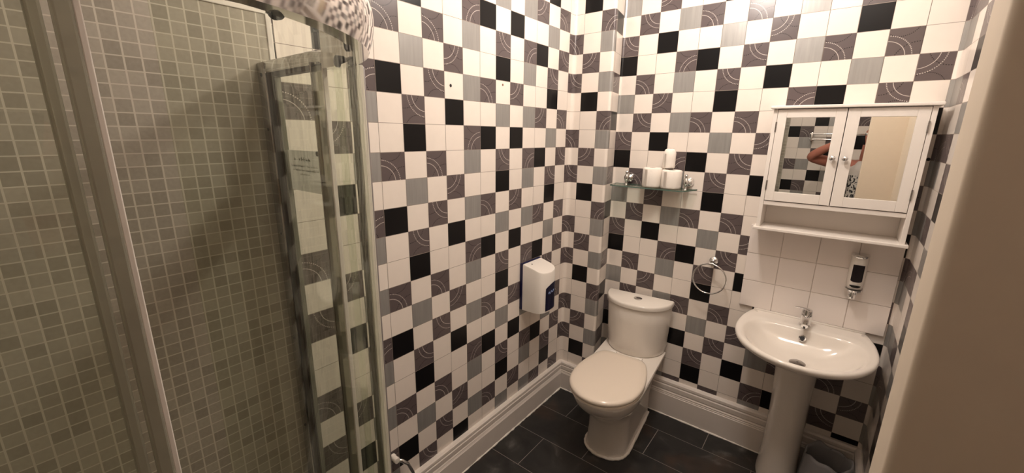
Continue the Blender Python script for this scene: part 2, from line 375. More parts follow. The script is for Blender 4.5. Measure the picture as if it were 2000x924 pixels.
# ------------------------------------------------------------------ ceiling light, and a fitting for the added fill lamp
DIFF, n, l, b = newmat('lamp_diffuser'); b.inputs['Emission Color'].default_value = (*LAMP_COL, 1); b.inputs['Emission Strength'].default_value = 5.0
def flush_light(P, label):
    t = thing('ceiling_light', label, 'ceiling light', (P.x, P.y, 2.75))
    bm = BM(); lathe(bm, [(0.001, 0), (0.13, 0), (0.13, -0.03), (0.12, -0.035), (0.001, -0.035)], (P.x, P.y, 2.75)); link('base', bm, WPLASTIC, t, True, 40)
    bm = BM(); lathe(bm, [(0.001, -0.034), (0.118, -0.034), (0.11, -0.04), (0.08, -0.048), (0.001, -0.052)], (P.x, P.y, 2.75)); link('diffuser', bm, DIFF, t, True, 60)
flush_light(LAMP, 'round white flush ceiling light between toilet and basin')
flush_light(FILL_POS, 'round white ceiling fitting for the added fill light beside the shower enclosure')  # made-up fitting, unseen, to go with the added fill lamp

# ------------------------------------------------------------------ shower enclosure (offset quadrant)
sh = thing('shower_enclosure', 'quadrant glass shower enclosure with chrome rails against the mosaic wall', 'shower', (0.0, -1.54, 0.0))
YS, AX, AY, AR = -1.54, 0.372, -1.925, 0.385
def arcpts(R, a0=90, a1=0, n=32):
    return [(AX + R * math.cos(math.radians(a0 + (a1 - a0) * i / n)), AY + R * math.sin(math.radians(a0 + (a1 - a0) * i / n))) for i in range(n + 1)]
def offset_band(bm, path, prof, mi=0): sweep(bm, path, prof, mi)
# tray
bm = BM(); outl = [(0.012, -1.545)] + arcpts(0.40) + [(0.772, -2.50), (0.012, -2.50)]
inn = lambda k, z: [((x - 0.38) * k + 0.38, (y + 2.0) * k - 2.0, z) for x, y in outl]
rings_loft(bm, [inn(1, 0.0), inn(1, 0.085), inn(0.985, 0.095), inn(0.93, 0.095), inn(0.90, 0.06), inn(0.3, 0.055)]); link('tray', bm, CERAMIC, sh)
ZT = 0.097
# fixed return panel, its wall profile and rails
bm = BM(); box(bm, 0.085, 0.375, YS - 0.003, YS + 0.003, ZT + 0.03, 1.74); link('return_panel', bm, GLASS, sh)
bm = BM(); box(bm, 0.0, 0.046, YS - 0.016, YS + 0.016, ZT, 1.765, 0.004)
pr = link('wall_profile', bm, CHROME_D, sh, True, 30)
for z in (1.735, 1.60, 1.32, 1.0, 0.7, 0.4):
    bm = BM(); lathe(bm, [(0.004, 0), (0.004, 0.002), (0.001, 0.003)], (0.03, YS - 0.016, z), (0, -1, 0), 12); link('screw', bm, SEAL_DARK, pr)
bm = BM(); box(bm, 0.046, 0.078, YS - 0.011, YS + 0.011, ZT, 1.74, 0.003); link('inner_profile', bm, METAL_DK, sh, True, 30)
bm = BM(); box(bm, 0.078, 0.086, YS - 0.006, YS + 0.006, ZT, 1.735); link('panel_seal', bm, SEALP, sh)
bm = BM(); box(bm, 0.0, 0.375, YS - 0.014, YS + 0.012, 1.737, 1.766, 0.003); link('top_rail', bm, CHROME, sh, True, 30)
bm = BM(); box(bm, 0.046, 0.375, YS - 0.008, YS + 0.008, 1.728, 1.737); link('top_seal', bm, METAL_DK, sh)
bm = BM(); box(bm, 0.0, 0.375, YS - 0.014, YS + 0.012, ZT, ZT + 0.03, 0.003); link('bottom_rail', bm, CHROME, sh, True, 30)
# corner post where the straight panel meets the curve
bm = BM(); box(bm, 0.438, 0.460, YS - 0.022, YS + 0.004, ZT, 1.722, 0.004); link('corner_post', bm, POSTM, sh, True, 30)
bm = BM(); box(bm, 0.460, 0.465, YS - 0.020, YS - 0.004, ZT, 1.722, 0.001); link('post_trim', bm, WPLASTIC, sh)
bm = BM(); box(bm, 0.305, 0.346, YS - 0.025, YS - 0.019, ZT + 0.03, 1.73); link('door_seal', bm, SEALP, sh)
bm = BM(); box(bm, 0.349, 0.354, YS - 0.027, YS - 0.017, ZT + 0.03, 1.74, 0.001); link('door_profile', bm, WPLASTIC, sh)
bm = BM(); box(bm, 0.300, 0.305, YS - 0.027, YS - 0.017, ZT + 0.03, 1.74, 0.001); link('seal_carrier', bm, CHROME_D, sh)
# curved glass
def wall_band(bm, path, z0, z1, th):
    sweep(bm, path, [(-th / 2, z0), (th / 2, z0), (th / 2, z1), (-th / 2, z1)])
rev = lambda p: list(reversed(p))
bm = BM(); wall_band(bm, arcpts(AR - 0.018, 88, 0, 96), ZT + 0.03, 1.73, 0.005); bm_path = arcpts(AR - 0.018, 0, -1, 1)
link('curved_door', bm, GLASS_C, sh, True, 40)
XG = AX + AR - 0.018
bm = BM(); box(bm, XG - 0.003, XG + 0.003, -2.50, -1.99, ZT + 0.03, 1.73); link('side_panel', bm, GLASS, sh)
bm = BM(); box(bm, XG - 0.006, XG + 0.007, -1.985, -1.973, ZT + 0.02, 1.76, 0.002); link('door_edge_seal', bm, SEALP, sh)
bm = BM(); box(bm, XG - 0.005, XG + 0.004, -1.973, -1.968, ZT + 0.02, 1.76, 0.001); link('door_edge_profile', bm, WPLASTIC, sh)
bm = BM(); box(bm, XG - 0.006, XG + 0.006, -1.999, -1.990, ZT + 0.02, 1.76, 0.002); link('panel_edge_seal', bm, SEALP, sh)
bm = BM(); box(bm, XG - 0.012, XG + 0.012, -2.511, -2.48, ZT, 1.765, 0.003); link('wall_profile', bm, CHROME_D, sh, True, 30)
# curved head rail with a bulging chrome face, and the foot rail (room lies outside the curve: path runs anticlockwise)
def railprof(z0, h, bulge, th):
    p = []
    for i in range(13):
        t_ = i / 12; p.append((bulge * math.sin(PI * (0.12 + 0.80 * t_)) - 0.004 - 0.010 * t_ * t_, z0 + h * t_))
    return [(-th, z0 + h), (-th, z0)] + p
path = rev([(XG + 0.0, -2.50)] + rev(arcpts(AR - 0.008, 90, 0, 48)))
path = arcpts(AR - 0.008, 92, 0, 48) + [(AX + AR - 0.008, -2.50)]
def left_sweep(bm, path, prof): sweep(bm, path, [(-o, z) for o, z in prof])
bm = BM(); left_sweep(bm, path, railprof(1.722, 0.115, 0.02, 0.022)); link('curved_head_rail', bm, CHROME_R, sh, True, 45)
bm = BM(); left_sweep(bm, path, railprof(ZT, 0.035, 0.008, 0.022)); link('curved_foot_rail', bm, CHROME, sh, True, 45)
for a in (80, 50, 20):
    bm = BM(); x, y = AX + (AR - 0.03) * math.cos(math.radians(a)), AY + (AR - 0.03) * math.sin(math.radians(a))
    lathe(bm, [(0.001, 0), (0.011, 0), (0.011, 0.006), (0.008, 0.008), (0.001, 0.008)], (x, y, 1.728), (-math.cos(math.radians(a)), -math.sin(math.radians(a)), 0), 20)
    link('door_roller', bm, SEAL_DARK, sh, True, 40)

# notice stuck on the far side of the return panel (its print only shows through faintly and unreadably)
nt = thing('notice', 'grey paper notice stuck on the glass return panel of the shower', 'notice', (0.16, YS + 0.0045, 1.5))
bm = BM(); bm.faces.new([bm.verts.new(p) for p in ((0.067, YS + 0.0042, 1.446), (0.257, YS + 0.0042, 1.447), (0.260, YS + 0.0042, 1.550), (0.067, YS + 0.0042, 1.549))])
NPAP, n, l, b = newmat('notice_paper'); b.inputs['Base Color'].default_value = (0.45, 0.44, 0.41, 1); b.inputs['Roughness'].default_value = 0.8
tr = n.new('ShaderNodeBsdfTranslucent'); tr.inputs[0].default_value = (0.42, 0.41, 0.38, 1); mxs = n.new('ShaderNodeMixShader'); mxs.inputs[0].default_value = 0.75
l.new(b.outputs[0], mxs.inputs[1]); l.new(tr.outputs[0], mxs.inputs[2]); l.new(mxs.outputs[0], n['Material Output'].inputs[0])
link('sheet', bm, NPAP, nt)
INKF = mat('faded_print', (0.22, 0.205, 0.185), 0.8)
bm = BM(); rnd = random.Random(3)
for z, h, x0, x1, st in ((1.524, 0.010, 0.118, 0.198, 0.012), (1.508, 0.006, 0.098, 0.236, 0.006), (1.498, 0.006, 0.100, 0.235, 0.006), (1.488, 0.005, 0.14, 0.20, 0.006)):
    x = x0
    while x < x1:
        wd = st * (0.45 + 0.5 * rnd.random())
        if rnd.random() > 0.15: box(bm, x, x + wd * 0.35, YS + 0.0032, YS + 0.0034, z, z + h * (0.6 + 0.4 * rnd.random())); box(bm, x, x + wd, YS + 0.0032, YS + 0.0034, z + h * 0.4 * rnd.random(), z + h * 0.45)
        x += st
link('faded_lines', bm, INKF, nt)
for x in (0.067, 0.252):
    bm = BM(); lathe(bm, [(0.001, 0), (0.006, 0), (0.006, 0.002), (0.001, 0.003)], (x, YS - 0.003, 1.545), (0, -1, 0), 14); link('fixing_pad', bm, SEAL_DARK, nt)

# chrome valve and curved hose low beside the enclosure
t = thing('pipe_valve', 'small chrome valve with a curved hose low beside the shower frame', 'pipe', (0.03, -1.22, 0.33))
bm = BM(); lathe(bm, [(0.001, 0), (0.014, 0), (0.014, 0.004), (0.012, 0.006), (0.012, 0.034), (0.001, 0.036)], (0.0, -1.232, 0.334), (1, 0, 0), 20); link('valve_cap', bm, WPLASTIC, t, True, 40)
bm = BM(); tube(bm, [(0.02, -1.225, 0.325), (0.03, -1.21, 0.318), (0.04, -1.19, 0.295), (0.05, -1.175, 0.25), (0.055, -1.17, 0.18), (0.055, -1.17, 0.03)], 0.0075, 12); link('hose', bm, CHROME, t, True)
bm = BM(); lathe(bm, [(0.001, 0), (0.018, 0), (0.018, 0.004), (0.010, 0.008), (0.010, 0.03), (0.001, 0.03)], (0.055, -1.17, 0.0), (0, 0, 1), 20); link('floor_collar', bm, CHROME, t, True, 40)

# ------------------------------------------------------------------ wall dispenser on the left wall
t = thing('sanitary_dispenser', 'white wall-hung sanitary dispenser with navy front strip on the left wall', 'dispenser', (0.0, -0.315, 0.69))
bm = BM(); box(bm, 0.0, 0.016, -0.402, -0.228, 0.69, 0.945, 0.003); link('back_plate', bm, NAVY, t)
def disp_outline(k=1.0):
    p = [(0.016, -0.398)]
    for i in range(13):
        a = PI * i / 12; p.append((0.085 + 0.052 * math.sin(a) ** 0.6, -0.315 - 0.078 * math.cos(a) * (1 if 0 < i < 12 else 1.03)))
    p.append((0.016, -0.232)); return p
bm = BM(); ol = disp_outline()
def tz(x): return 0.942 - 0.20 * max(0, x - 0.016) ** 1.0 - 1.7 * max(0, x - 0.05) ** 2.0
rings_loft(bm, [[(x, y, 0.689) for x, y in ol], [(x, y, tz(x) - 0.008) for x, y in ol], [(0.016 + (x - 0.016) * 0.975, -0.315 + (y + 0.315) * 0.97, tz(x) - 0.001) for x, y in ol]])
bmesh.ops.triangulate(bm, faces=[f for f in bm.faces if len(f.verts) > 4])
link('shell', bm, WPLASTIC, t, True, 35)
bm = BM(); pts = [(x, y) for x, y in ol if x > 0.095 and -0.357 < y < -0.255]
full = [(x + 0.0022, y) for x, y in pts]
n_ = len(full); zt = lambda i: 0.845 - 0.020 * ((i / (n_ - 1)) - 0.75) ** 2 * 2
rings_loft(bm, [[(x, y, 0.697) for x, y in full], [(x, y, zt(i)) for i, (x, y) in enumerate(full)]], False, False, closed=False)
bmesh.ops.solidify(bm, geom=list(bm.faces), thickness=-0.0015)
strip_o = link('front_strip', bm, NAVY, t)
bm = BM()   # looping pale script mark
tube(bm, [(0.1405, -0.338 + 0.0065 * i + 0.002 * math.sin(i * 2.1), 0.792 + 0.008 * math.sin(i * 1.9) + 0.0012 * i) for i in range(9)], 0.0018, 6); link('script_mark', bm, LBLUE, strip_o)
bm = BM(); lathe(bm, [(0.001, 0), (0.004, 0), (0.004, 0.001), (0.001, 0.001)], (0.04, -0.35, tz(0.04) - 0.0012), (0.2, 0, 1), 14); link('key_hole', bm, BLACKM, t)

def smooth_half(h, sub=3):
    out = []
    for i in range(len(h) - 1):
        p0 = h[max(i - 1, 0)]; p1 = h[i]; p2 = h[i + 1]; p3 = h[min(i + 2, len(h) - 1)]
        for k in range(sub):
            t_ = k / sub
            f = lambda a, b, c, d: 0.5 * (2 * b + (c - a) * t_ + (2 * a - 5 * b + 4 * c - d) * t_ * t_ + (3 * b - a - 3 * c + d) * t_ ** 3)
            out.append((max(0, f(p0[0], p1[0], p2[0], p3[0])), f(p0[1], p1[1], p2[1], p3[1])))
    return out + [h[-1]]
# ------------------------------------------------------------------ toilet
TO = thing('toilet', 'white close-coupled toilet with a D-shaped cistern and closed cream lid', 'toilet', (0.447, 0.160, 0.0)); TO.rotation_euler = (0, 0, math.radians(5.5)); TO['_nolocal'] = 1
def outline(wr, yr, wm, ym, yf, n=20, pf=2.2):
    """half-outline mirrored: rear edge (half width wr at yr) -> widest (wm at ym) -> rounded front at yf; local -y is the front"""
    half = [(wr * i / 4, yr) for i in range(4)]
    for i in range(9):
        q = i / 9; s = q * q * (3 - 2 * q); half.append((wr + (wm - wr) * s, yr + (ym - yr) * q))
    for i in range(n + 1):
        a = PI / 2 * i / n; half.append((wm * math.cos(a) ** (2 / pf), ym + (yf - ym) * math.sin(a) ** (2 / pf)))
    half[-1] = (0.0, yf)
    return half + [(-x, y) for x, y in reversed(half[1:-1])]
def ring(o, z): return [(x, y, z) for x, y in o]
bm = BM()
sl = [(0.0, .112, -.03, .112, -.40, -.512), (0.03, .108, -.03, .108, -.40, -.510), (0.12, .108, -.03, .104, -.39, -.512), (0.20, .116, -.025, .104, -.39, -.522), (0.245, .125, -.02, .110, -.40, -.545), (0.285, .138, -.015, .128, -.42, -.600),
      (0.32, .148, -.01, .148, -.43, -.645), (0.355, .158, -.006, .162, -.44, -.675), (0.385, .167, -.004, .168, -.44, -.690), (0.398, .170, -.003, .170, -.44, -.693), (0.404, .168, -.004, .166, -.44, -.688)]
rings_loft(bm, [ring(outline(a, b, c, d, e), z) for z, a, b, c, d, e in sl]); link('pan', bm, CERAMIC, TO, True, 50)
bm = BM(); o0 = outline(.112, -.03, .112, -.40, -.512); pts = [(x * 1.02, y * 1.006, 0.002 + 0.004 * random.random()) for x, y in o0]
tube(bm, pts, [0.006 + 0.004 * random.random() for _ in pts], 8, closed=True); link('sealant_bead', bm, SEALANT, TO, True)
def dshape(hw, dep, n=28, pf=2.3):
    p = []
    for i in range(n + 1):
        a = PI * i / n; p.append((hw * math.copysign(abs(math.cos(a)) ** (2 / pf), math.cos(a)), -dep * math.sin(a) ** (2 / 2.0)))
    return p
bm = BM(); cz = [(0.405, .158, .155), (0.412, .163, .160), (0.45, .167, .162), (0.60, .174, .166), (0.681, .177, .168), (0.684, .175, .166)]
rings_loft(bm, [ring(dshape(a, b), z) for z, a, b in cz]); cis = link('cistern', bm, CERAMIC, TO, True, 40)
bm = BM(); cz = [(0.686, .179, .170), (0.689, .184, .176), (0.704, .185, .178), (0.711, .183, .175), (0.715, .178, .169)]
rings_loft(bm, [ring(dshape(a, b), z) for z, a, b in cz]); link('cistern_lid', bm, CERAMIC, TO, True, 40)
bm = BM(); lathe(bm, [(0.001, 0), (0.023, 0), (0.023, 0.004), (0.019, 0.006), (0.001, 0.0055)], (0.004, -0.072, 0.714), seg=28); fb = link('flush_button', bm, CHROME, TO, True, 35)
bm = BM(); box(bm, -0.016, 0.024, -0.0725, -0.0715, 0.7195, 0.7203); link('button_split', bm, SEAL_DARK, fb)
LIDH = [(0.0, -.226), (.05, -.225), (.085, -.226), (.110, -.237), (.130, -.262), (.147, -.308), (.164, -.38), (.173, -.455), (.170, -.53), (.155, -.59), (.125, -.64), (.085, -.676), (.045, -.695), (0.0, -.702)]
def full_l(h): h = smooth_half(h); return h + [(-x, y) for x, y in reversed(h[1:-1])]
def seat_o(k, d=0): return [(x * k - .003, -.455 + (y + .455) * (k if k < .95 else k + d * 0)) for x, y in full_l(LIDH)]
bm = BM(); rings_loft(bm, [ring(seat_o(.97, -.004), 0.404), ring(seat_o(.99), 0.407), ring(seat_o(.99), 0.416), ring(seat_o(.975, -.004), 0.418)]); link('seat', bm, SEAT, TO, True, 50)
bm = BM()
rings_loft(bm, [ring(seat_o(.985), 0.4185), ring(seat_o(1.0, .002), 0.423), ring(seat_o(1.0, .002), 0.432), ring(seat_o(.985, -.003), 0.4385), ring(seat_o(.94, -.014), 0.443), ring(seat_o(.80, -.05), 0.4465), ring(seat_o(.4), 0.4485)]); link('lid', bm, SEAT, TO, True, 60)
for s in (-1, 1):
    bm = BM(); lathe(bm, [(0.001, -0.018), (0.011, -0.018), (0.012, 0), (0.011, 0.018), (0.001, 0.018)], (s * 0.07, -0.200, 0.420), (1, 0, 0), 18); link('hinge', bm, WPLASTIC, TO, True, 40)

# ------------------------------------------------------------------ washbasin on pedestal
BX = 1.215
WB = thing('washbasin', 'white ceramic washbasin on a full pedestal under the mirror cabinet', 'washbasin', (BX, yB, 0.0))
half = [(0.0, 0.203), (0.07, 0.203), (0.14, 0.203), (0.205, 0.203), (0.218, 0.196), (0.232, 0.150), (0.244, 0.09), (0.250, 0.02), (0.249, -0.04), (0.240, -0.095), (0.222, -0.150), (0.193, -0.202), (0.150, -0.248), (0.10, -0.280), (0.05, -0.297), (0.0, -0.302)]
def full_o(h): h = smooth_half(h); return h + [(-x, y) for x, y in reversed(h[1:-1])]
OUT = full_o(half)
half_in = [(0.0, 0.088), (0.06, 0.088), (0.115, 0.087), (0.160, 0.080), (0.190, 0.062), (0.207, 0.030), (0.215, -0.005), (0.217, -0.045), (0.212, -0.090), (0.198, -0.140), (0.172, -0.188), (0.135, -0.230), (0.092, -0.259), (0.048, -0.275), (0.02, -0.280), (0.0, -0.281)]
INN = full_o(half_in)
cy = -0.05
def sc(o, k, z, cy_=cy, ky=None): return [(BX + x * k, cy_ + (y - cy_) * (ky if ky else k), z) for x, y in o]
bm = BM()
under = lambda k, z, yc: [(BX + x * k, (yc + (min(y, 0.203) - yc) * k), z) for x, y in OUT]
rings = [under(0.30, 0.60, 0.11), under(0.36, 0.63, 0.11), under(0.52, 0.662, 0.12), under(0.74, 0.695, 0.14), under(0.90, 0.722, 0.17), under(0.975, 0.742, 0.19), sc(OUT, 1.0, 0.755, 0.203), sc(OUT, 1.003, 0.763, 0.203), sc(OUT, 0.996, 0.770, 0.203), sc(OUT, 0.975, 0.773, 0.203),
         *[[tuple(a[q] + (b_[q] - a[q]) * k for q in range(3)) for a, b_ in zip(sc(OUT, 0.975, 0.773, 0.203), sc(INN, 1.015, 0.7705))] for k in (0.33, 0.66)],
         sc(INN, 1.015, 0.7705), sc(INN, 0.985, 0.766), sc(INN, 0.94, 0.754), sc(INN, 0.87, 0.735), sc(INN, 0.76, 0.712), sc(INN, 0.60, 0.690), sc(INN, 0.40, 0.673), sc(INN, 0.16, 0.664)]
rings_loft(bm, rings); link('basin', bm, CERAMIC, WB, True, 70)
def ped(hw, yf, z): 
    p = []
    for i in range(25):
        a = PI * i / 24; p.append((BX + hw * math.copysign(abs(math.cos(a)) ** 0.85, math.cos(a)), 0.13 - (0.13 - yf) * math.sin(a), z))
    return p + [(BX - hw, 0.185, z), (BX + hw, 0.185, z)]
bm = BM(); rings_loft(bm, [ped(.088, -.030, 0.0), ped(.086, -.026, 0.03), ped(.078, -.008, 0.10), ped(.074, 0.0, 0.25), ped(.076, -.004, 0.42), ped(.082, -.016, 0.56), ped(.088, -.03, 0.64), ped(.09, -.03, 0.66)]); link('pedestal', bm, CERAMIC, WB, True, 40)
bm = BM(); lathe(bm, [(0.0089, -0.006), (0.0089, 0.003), (0.0135, 0.005), (0.0150, 0.003), (0.0150, -0.006)], (BX, 0.0625, 0.738), (0, -0.8, 0.6), 24); ov = link('overflow_ring', bm, CHROME, WB, True, 40)
bm = BM(); lathe(bm, [(0.001, 0), (0.0092, 0), (0.0092, 0.0035), (0.001, 0.0035)], (BX, 0.0625, 0.738), (0, -0.8, 0.6), 20); link('overflow_hole', bm, BLACKM, ov)
bm = BM(); lathe(bm, [(0.001, 0), (0.03, 0), (0.03, 0.004), (0.024, 0.008), (0.001, 0.012)], (BX, -0.055, 0.668), seg=28); link('waste_plug', bm, CHROME_D, WB, True, 50)
bm = BM(); tube(bm, [(BX - 0.212, 0.2000, 0.774), (BX + 0.212, 0.2000, 0.774)], 0.006, 10); link('sealant_bead', bm, SEALANT, WB, True)
# mixer tap
bm = BM(); tx, ty = 1.214, 0.140
lathe(bm, [(0.001, 0.772), (0.024, 0.772), (0.024, 0.777), (0.0205, 0.781), (0.0205, 0.806), (0.0215, 0.815), (0.0215, 0.828), (0.0205, 0.830), (0.0205, 0.840), (0.018, 0.848), (0.008, 0.853), (0.001, 0.853)], (tx, ty, 0), seg=32)
tap = link('mixer_tap', bm, CHROME, WB, True, 35)
bm = BM(); rings = []
for i in range(9):
    q = i / 8; yy = ty - 0.006 - 0.085 * q; zz = 0.812 + 0.010 * math.sin(q * PI) - 0.012 * q; hw, hh = 0.015 - 0.002 * q, 0.012 - 0.003 * q
    rings.append([(tx + hw * math.cos(2 * PI * k / 16), yy, zz + hh * math.sin(2 * PI * k / 16)) for k in range(16)])
rings_loft(bm, rings); link('spout', bm, CHROME, tap, True, 50)
bm = BM(); lathe(bm, [(0.001, 0), (0.010, 0), (0.010, -0.010), (0.001, -0.010)], (tx, ty - 0.082, 0.800), seg=20); link('aerator', bm, SEAL_DARK, tap, True, 40)
bm = BM(); rings = []
for i in range(9):
    q = i / 8; xx = tx + 0.012 - 0.058 * q; yy = ty - 0.012 - 0.022 * q; zz = 0.849 + 0.012 * q + 0.004 * math.sin(q * PI); hw, hh = 0.012 * (1 - 0.45 * q), 0.0045 * (1 - 0.5 * q)
    rings.append([(xx + 0.3 * hw * math.cos(2 * PI * k / 12), yy + hw * math.cos(2 * PI * k / 12), zz + hh * math.sin(2 * PI * k / 12)) for k in range(12)])
rings_loft(bm, rings); link('lever', bm, CHROME, tap, True, 60)

# white square tiles above the basin
sp_ = thing('splashback', 'plain white tiled splashback above the washbasin', 'splashback', (1.21, yB, 0.778))
bm = BM(); xs = [0.934, 1.0715, 1.2105, 1.349, 1.487]; zs = [0.778, 0.9125, 1.050, 1.19]
box(bm, 0.936, 1.485, yB - 0.009, yB, 0.780, 1.19); link('grout', bm, mat('splash_grout', (0.60, 0.54, 0.49), 0.8), sp_)
SPL = mat('white_splash_tile', (0.82, 0.755, 0.715), 0.16)
for j in range(3):
    for i in range(4):
        bm = BM(); box(bm, xs[i] + 0.001, xs[i + 1] - 0.001, yB - 0.012, yB - 0.001, zs[j] + 0.001, zs[j + 1] - 0.001, 0.0015, 2); link('tile', bm, SPL, sp_)

# ------------------------------------------------------------------ mirror cabinet
CY = 0.070
CB = thing('bathroom_cabinet', 'white wall cabinet with two mirrored doors above the basin', 'cabinet', (1.215, yB, 1.195))
bm = BM(); box(bm, 0.957, 1.478, CY - 0.014, yB, 1.713, 1.725, 0.003); link('cornice', bm, CABWHITE, CB)
for x0, x1 in ((0.969, 0.984), (1.450, 1.465)):
    bm = BM(); box(bm, x0, x1, CY + 0.002, yB, 1.2085, 1.7125, 0.001); link('side_panel', bm, CABWHITE, CB)
bm = BM(); box(bm, 0.958, 1.476, CY - 0.008, yB, 1.195, 1.2085, 0.003); link('shelf_board', bm, CABWHITE, CB)
bm = BM(); box(bm, 0.9845, 1.4495, CY + 0.004, yB, 1.308, 1.3255, 0.001); link('divider_board', bm, CABWHITE, CB)
bm = BM(); box(bm, 0.9845, 1.4495, yB - 0.008, yB - 0.002, 1.209, 1.712); link('back_panel', bm, CABWHITE, CB)
for (x0, x1, m0, m1, kx) in ((0.9855, 1.2145, 1.018, 1.180, 1.196), (1.2170, 1.4485, 1.256, 1.414, 1.235)):
    bm = BM(); zb, zt_ = 1.3285, 1.7105; mz0, mz1 = 1.368, 1.677; yf, yk = CY, CY + 0.015
    box(bm, x0, m0, yf, yk, zb, zt_, 0.0012); box(bm, m1, x1, yf, yk, zb, zt_, 0.0012)
    box(bm, m0, m1, yf, yk, zb, mz0, 0.0012); box(bm, m0, m1, yf, yk, mz1, zt_, 0.0012); box(bm, m0, m1, yk - 0.003, yk, mz0, mz1)
    d = link('door', bm, CABWHITE, CB)
    bm = BM(); box(bm, m0 - 0.001, m1 + 0.001, CY + 0.005, CY + 0.009, mz0 - 0.001, mz1 + 0.001); link('mirror', bm, MIRROR, d)
    bm = BM(); lathe(bm, [(0.001, 0), (0.005, 0), (0.004, 0.008), (0.0095, 0.013), (0.0105, 0.018), (0.008, 0.0225), (0.001, 0.024)], (kx, CY, 1.5195), (0, -1, 0), 24); link('knob', bm, CHROME, d, True, 50)
    hx = x0 - 0.0008 if x0 < 1.1 else x1 + 0.0008
    for hz in (1.395, 1.64):
        bm = BM(); lathe(bm, [(0.001, -0.02), (0.003, -0.02), (0.003, 0.02), (0.001, 0.02)], (hx, CY - 0.001, hz), (0, 0, 1), 12); link('hinge', bm, CHROME_D, d, True, 40)

# ------------------------------------------------------------------ soap dispenser
t = thing('soap_dispenser', 'white and chrome soap dispenser with a dark window on the splashback', 'soap dispenser', (1.355, yB - 0.012, 0.95))
def so(k, d, n=20):
    return [(1.355 + 0.030 * k * math.copysign(abs(math.cos(PI * i / n)) ** 0.75, math.cos(PI * i / n)), yB - 0.0125 - 0.055 * d * math.sin(PI * i / n) ** 0.8) for i in range(n + 1)]
bm = BM(); rings_loft(bm, [ring(so(.86, .80), 0.972), ring(so(.92, .90), 0.978), ring(so(1, 1), 1.02), ring(so(1, 1), 1.06), ring(so(.97, .96), 1.112)]); bd = link('body', bm, WPLASTIC, t, True, 40)
bm = BM(); rings_loft(bm, [ring(so(1.0, 1.0), 1.1125), ring(so(1.03, 1.05), 1.116), ring(so(1.03, 1.05), 1.121), ring(so(.95, .95), 1.125)]); link('top_cap', bm, CHROME, t, True, 40)
bm = BM(); rings_loft(bm, [ring(so(1.03, 1.06), 0.964), ring(so(1.05, 1.1), 0.967), ring(so(1.03, 1.06), 0.971)]); link('base_trim', bm, CHROME, t, True, 40)
def patch(bm, k, d, a0, a1, z0, z1, bul=0.0):
    n = 10; pts = []
    for i in range(n + 1):
        a = a0 + (a1 - a0) * i / n; pts.append((1.355 + 0.030 * k * math.copysign(abs(math.cos(a)) ** 0.75, math.cos(a)), yB - 0.0125 - 0.055 * d * math.sin(a) ** 0.8))
    e = lambda i: bul * (1 - (2 * i / n - 1) ** 2)
    rings_loft(bm, [[(x, y, z0 - e(i)) for i, (x, y) in enumerate(pts)], [(x, y, z1 + e(i) * 0.3) for i, (x, y) in enumerate(pts)]], False, False, closed=False)
    bmesh.ops.solidify(bm, geom=list(bm.faces), thickness=0.001)
bm = BM(); patch(bm, 1.02, 1.02, math.radians(58), math.radians(122), 1.013, 1.083, 0.004); link('window', bm, DARKP, t, True, 40)
bm = BM(); patch(bm, 1.0, 1.0, math.radians(58), math.radians(122), 0.990, 0.993, 0.006); link('push_slot', bm, BLACKM, t, True, 40)
bm = BM(); lathe(bm, [(0.001, 0.932), (0.014, 0.932), (0.0145, 0.936), (0.0145, 0.958), (0.012, 0.964), (0.001, 0.964)], (1.352, yB - 0.048, 0), seg=24); link('nozzle', bm, CHROME, t, True, 35)

# ------------------------------------------------------------------ glass shelf with toilet rolls
GZ = 1.334
t = thing('glass_shelf', 'clear glass shelf on two chrome brackets holding toilet rolls', 'shelf', (0.44, yB, GZ))
shp = [(0.232, 0.198), (0.672, 0.198), (0.634, 0.082), (0.615, 0.074), (0.262, 0.074), (0.246, 0.082)]
bm = BM(); prism(bm, shp, GZ - 0.006, GZ)
for f in bm.faces: f.material_index = 0 if abs(f.normal.z) > 0.5 else 1
bm.normal_update()
for f in bm.faces: f.material_index = 0 if abs(f.normal.z) > 0.5 else 1
link('glass_plate', bm, [SHELFG, GLASS_E], t)
for x in (0.306, 0.622):
    bm = BM(); lathe(bm, [(0.001, 0), (0.026, 0), (0.026, 0.006), (0.021, 0.012), (0.021, 0.016), (0.015, 0.022), (0.010, 0.026), (0.010, 0.05), (0.001, 0.05)], (x, yB, GZ + 0.032), (0, -1, 0), 28)
    b_ = link('bracket', bm, CHROME, t, True, 40)
    bm = BM(); lathe(bm, [(0.001, -0.02), (0.007, -0.02), (0.010, -0.014), (0.007, -0.008), (0.0065, 0.004), (0.011, 0.012), (0.0135, 0.022), (0.013, 0.032), (0.007, 0.042), (0.006, 0.047), (0.009, 0.052), (0.007, 0.060), (0.001, 0.064)], (x, 0.160, GZ + 0.012), (0, 0, 1), 24)
    link('clamp', bm, CHROME, b_, True, 50)
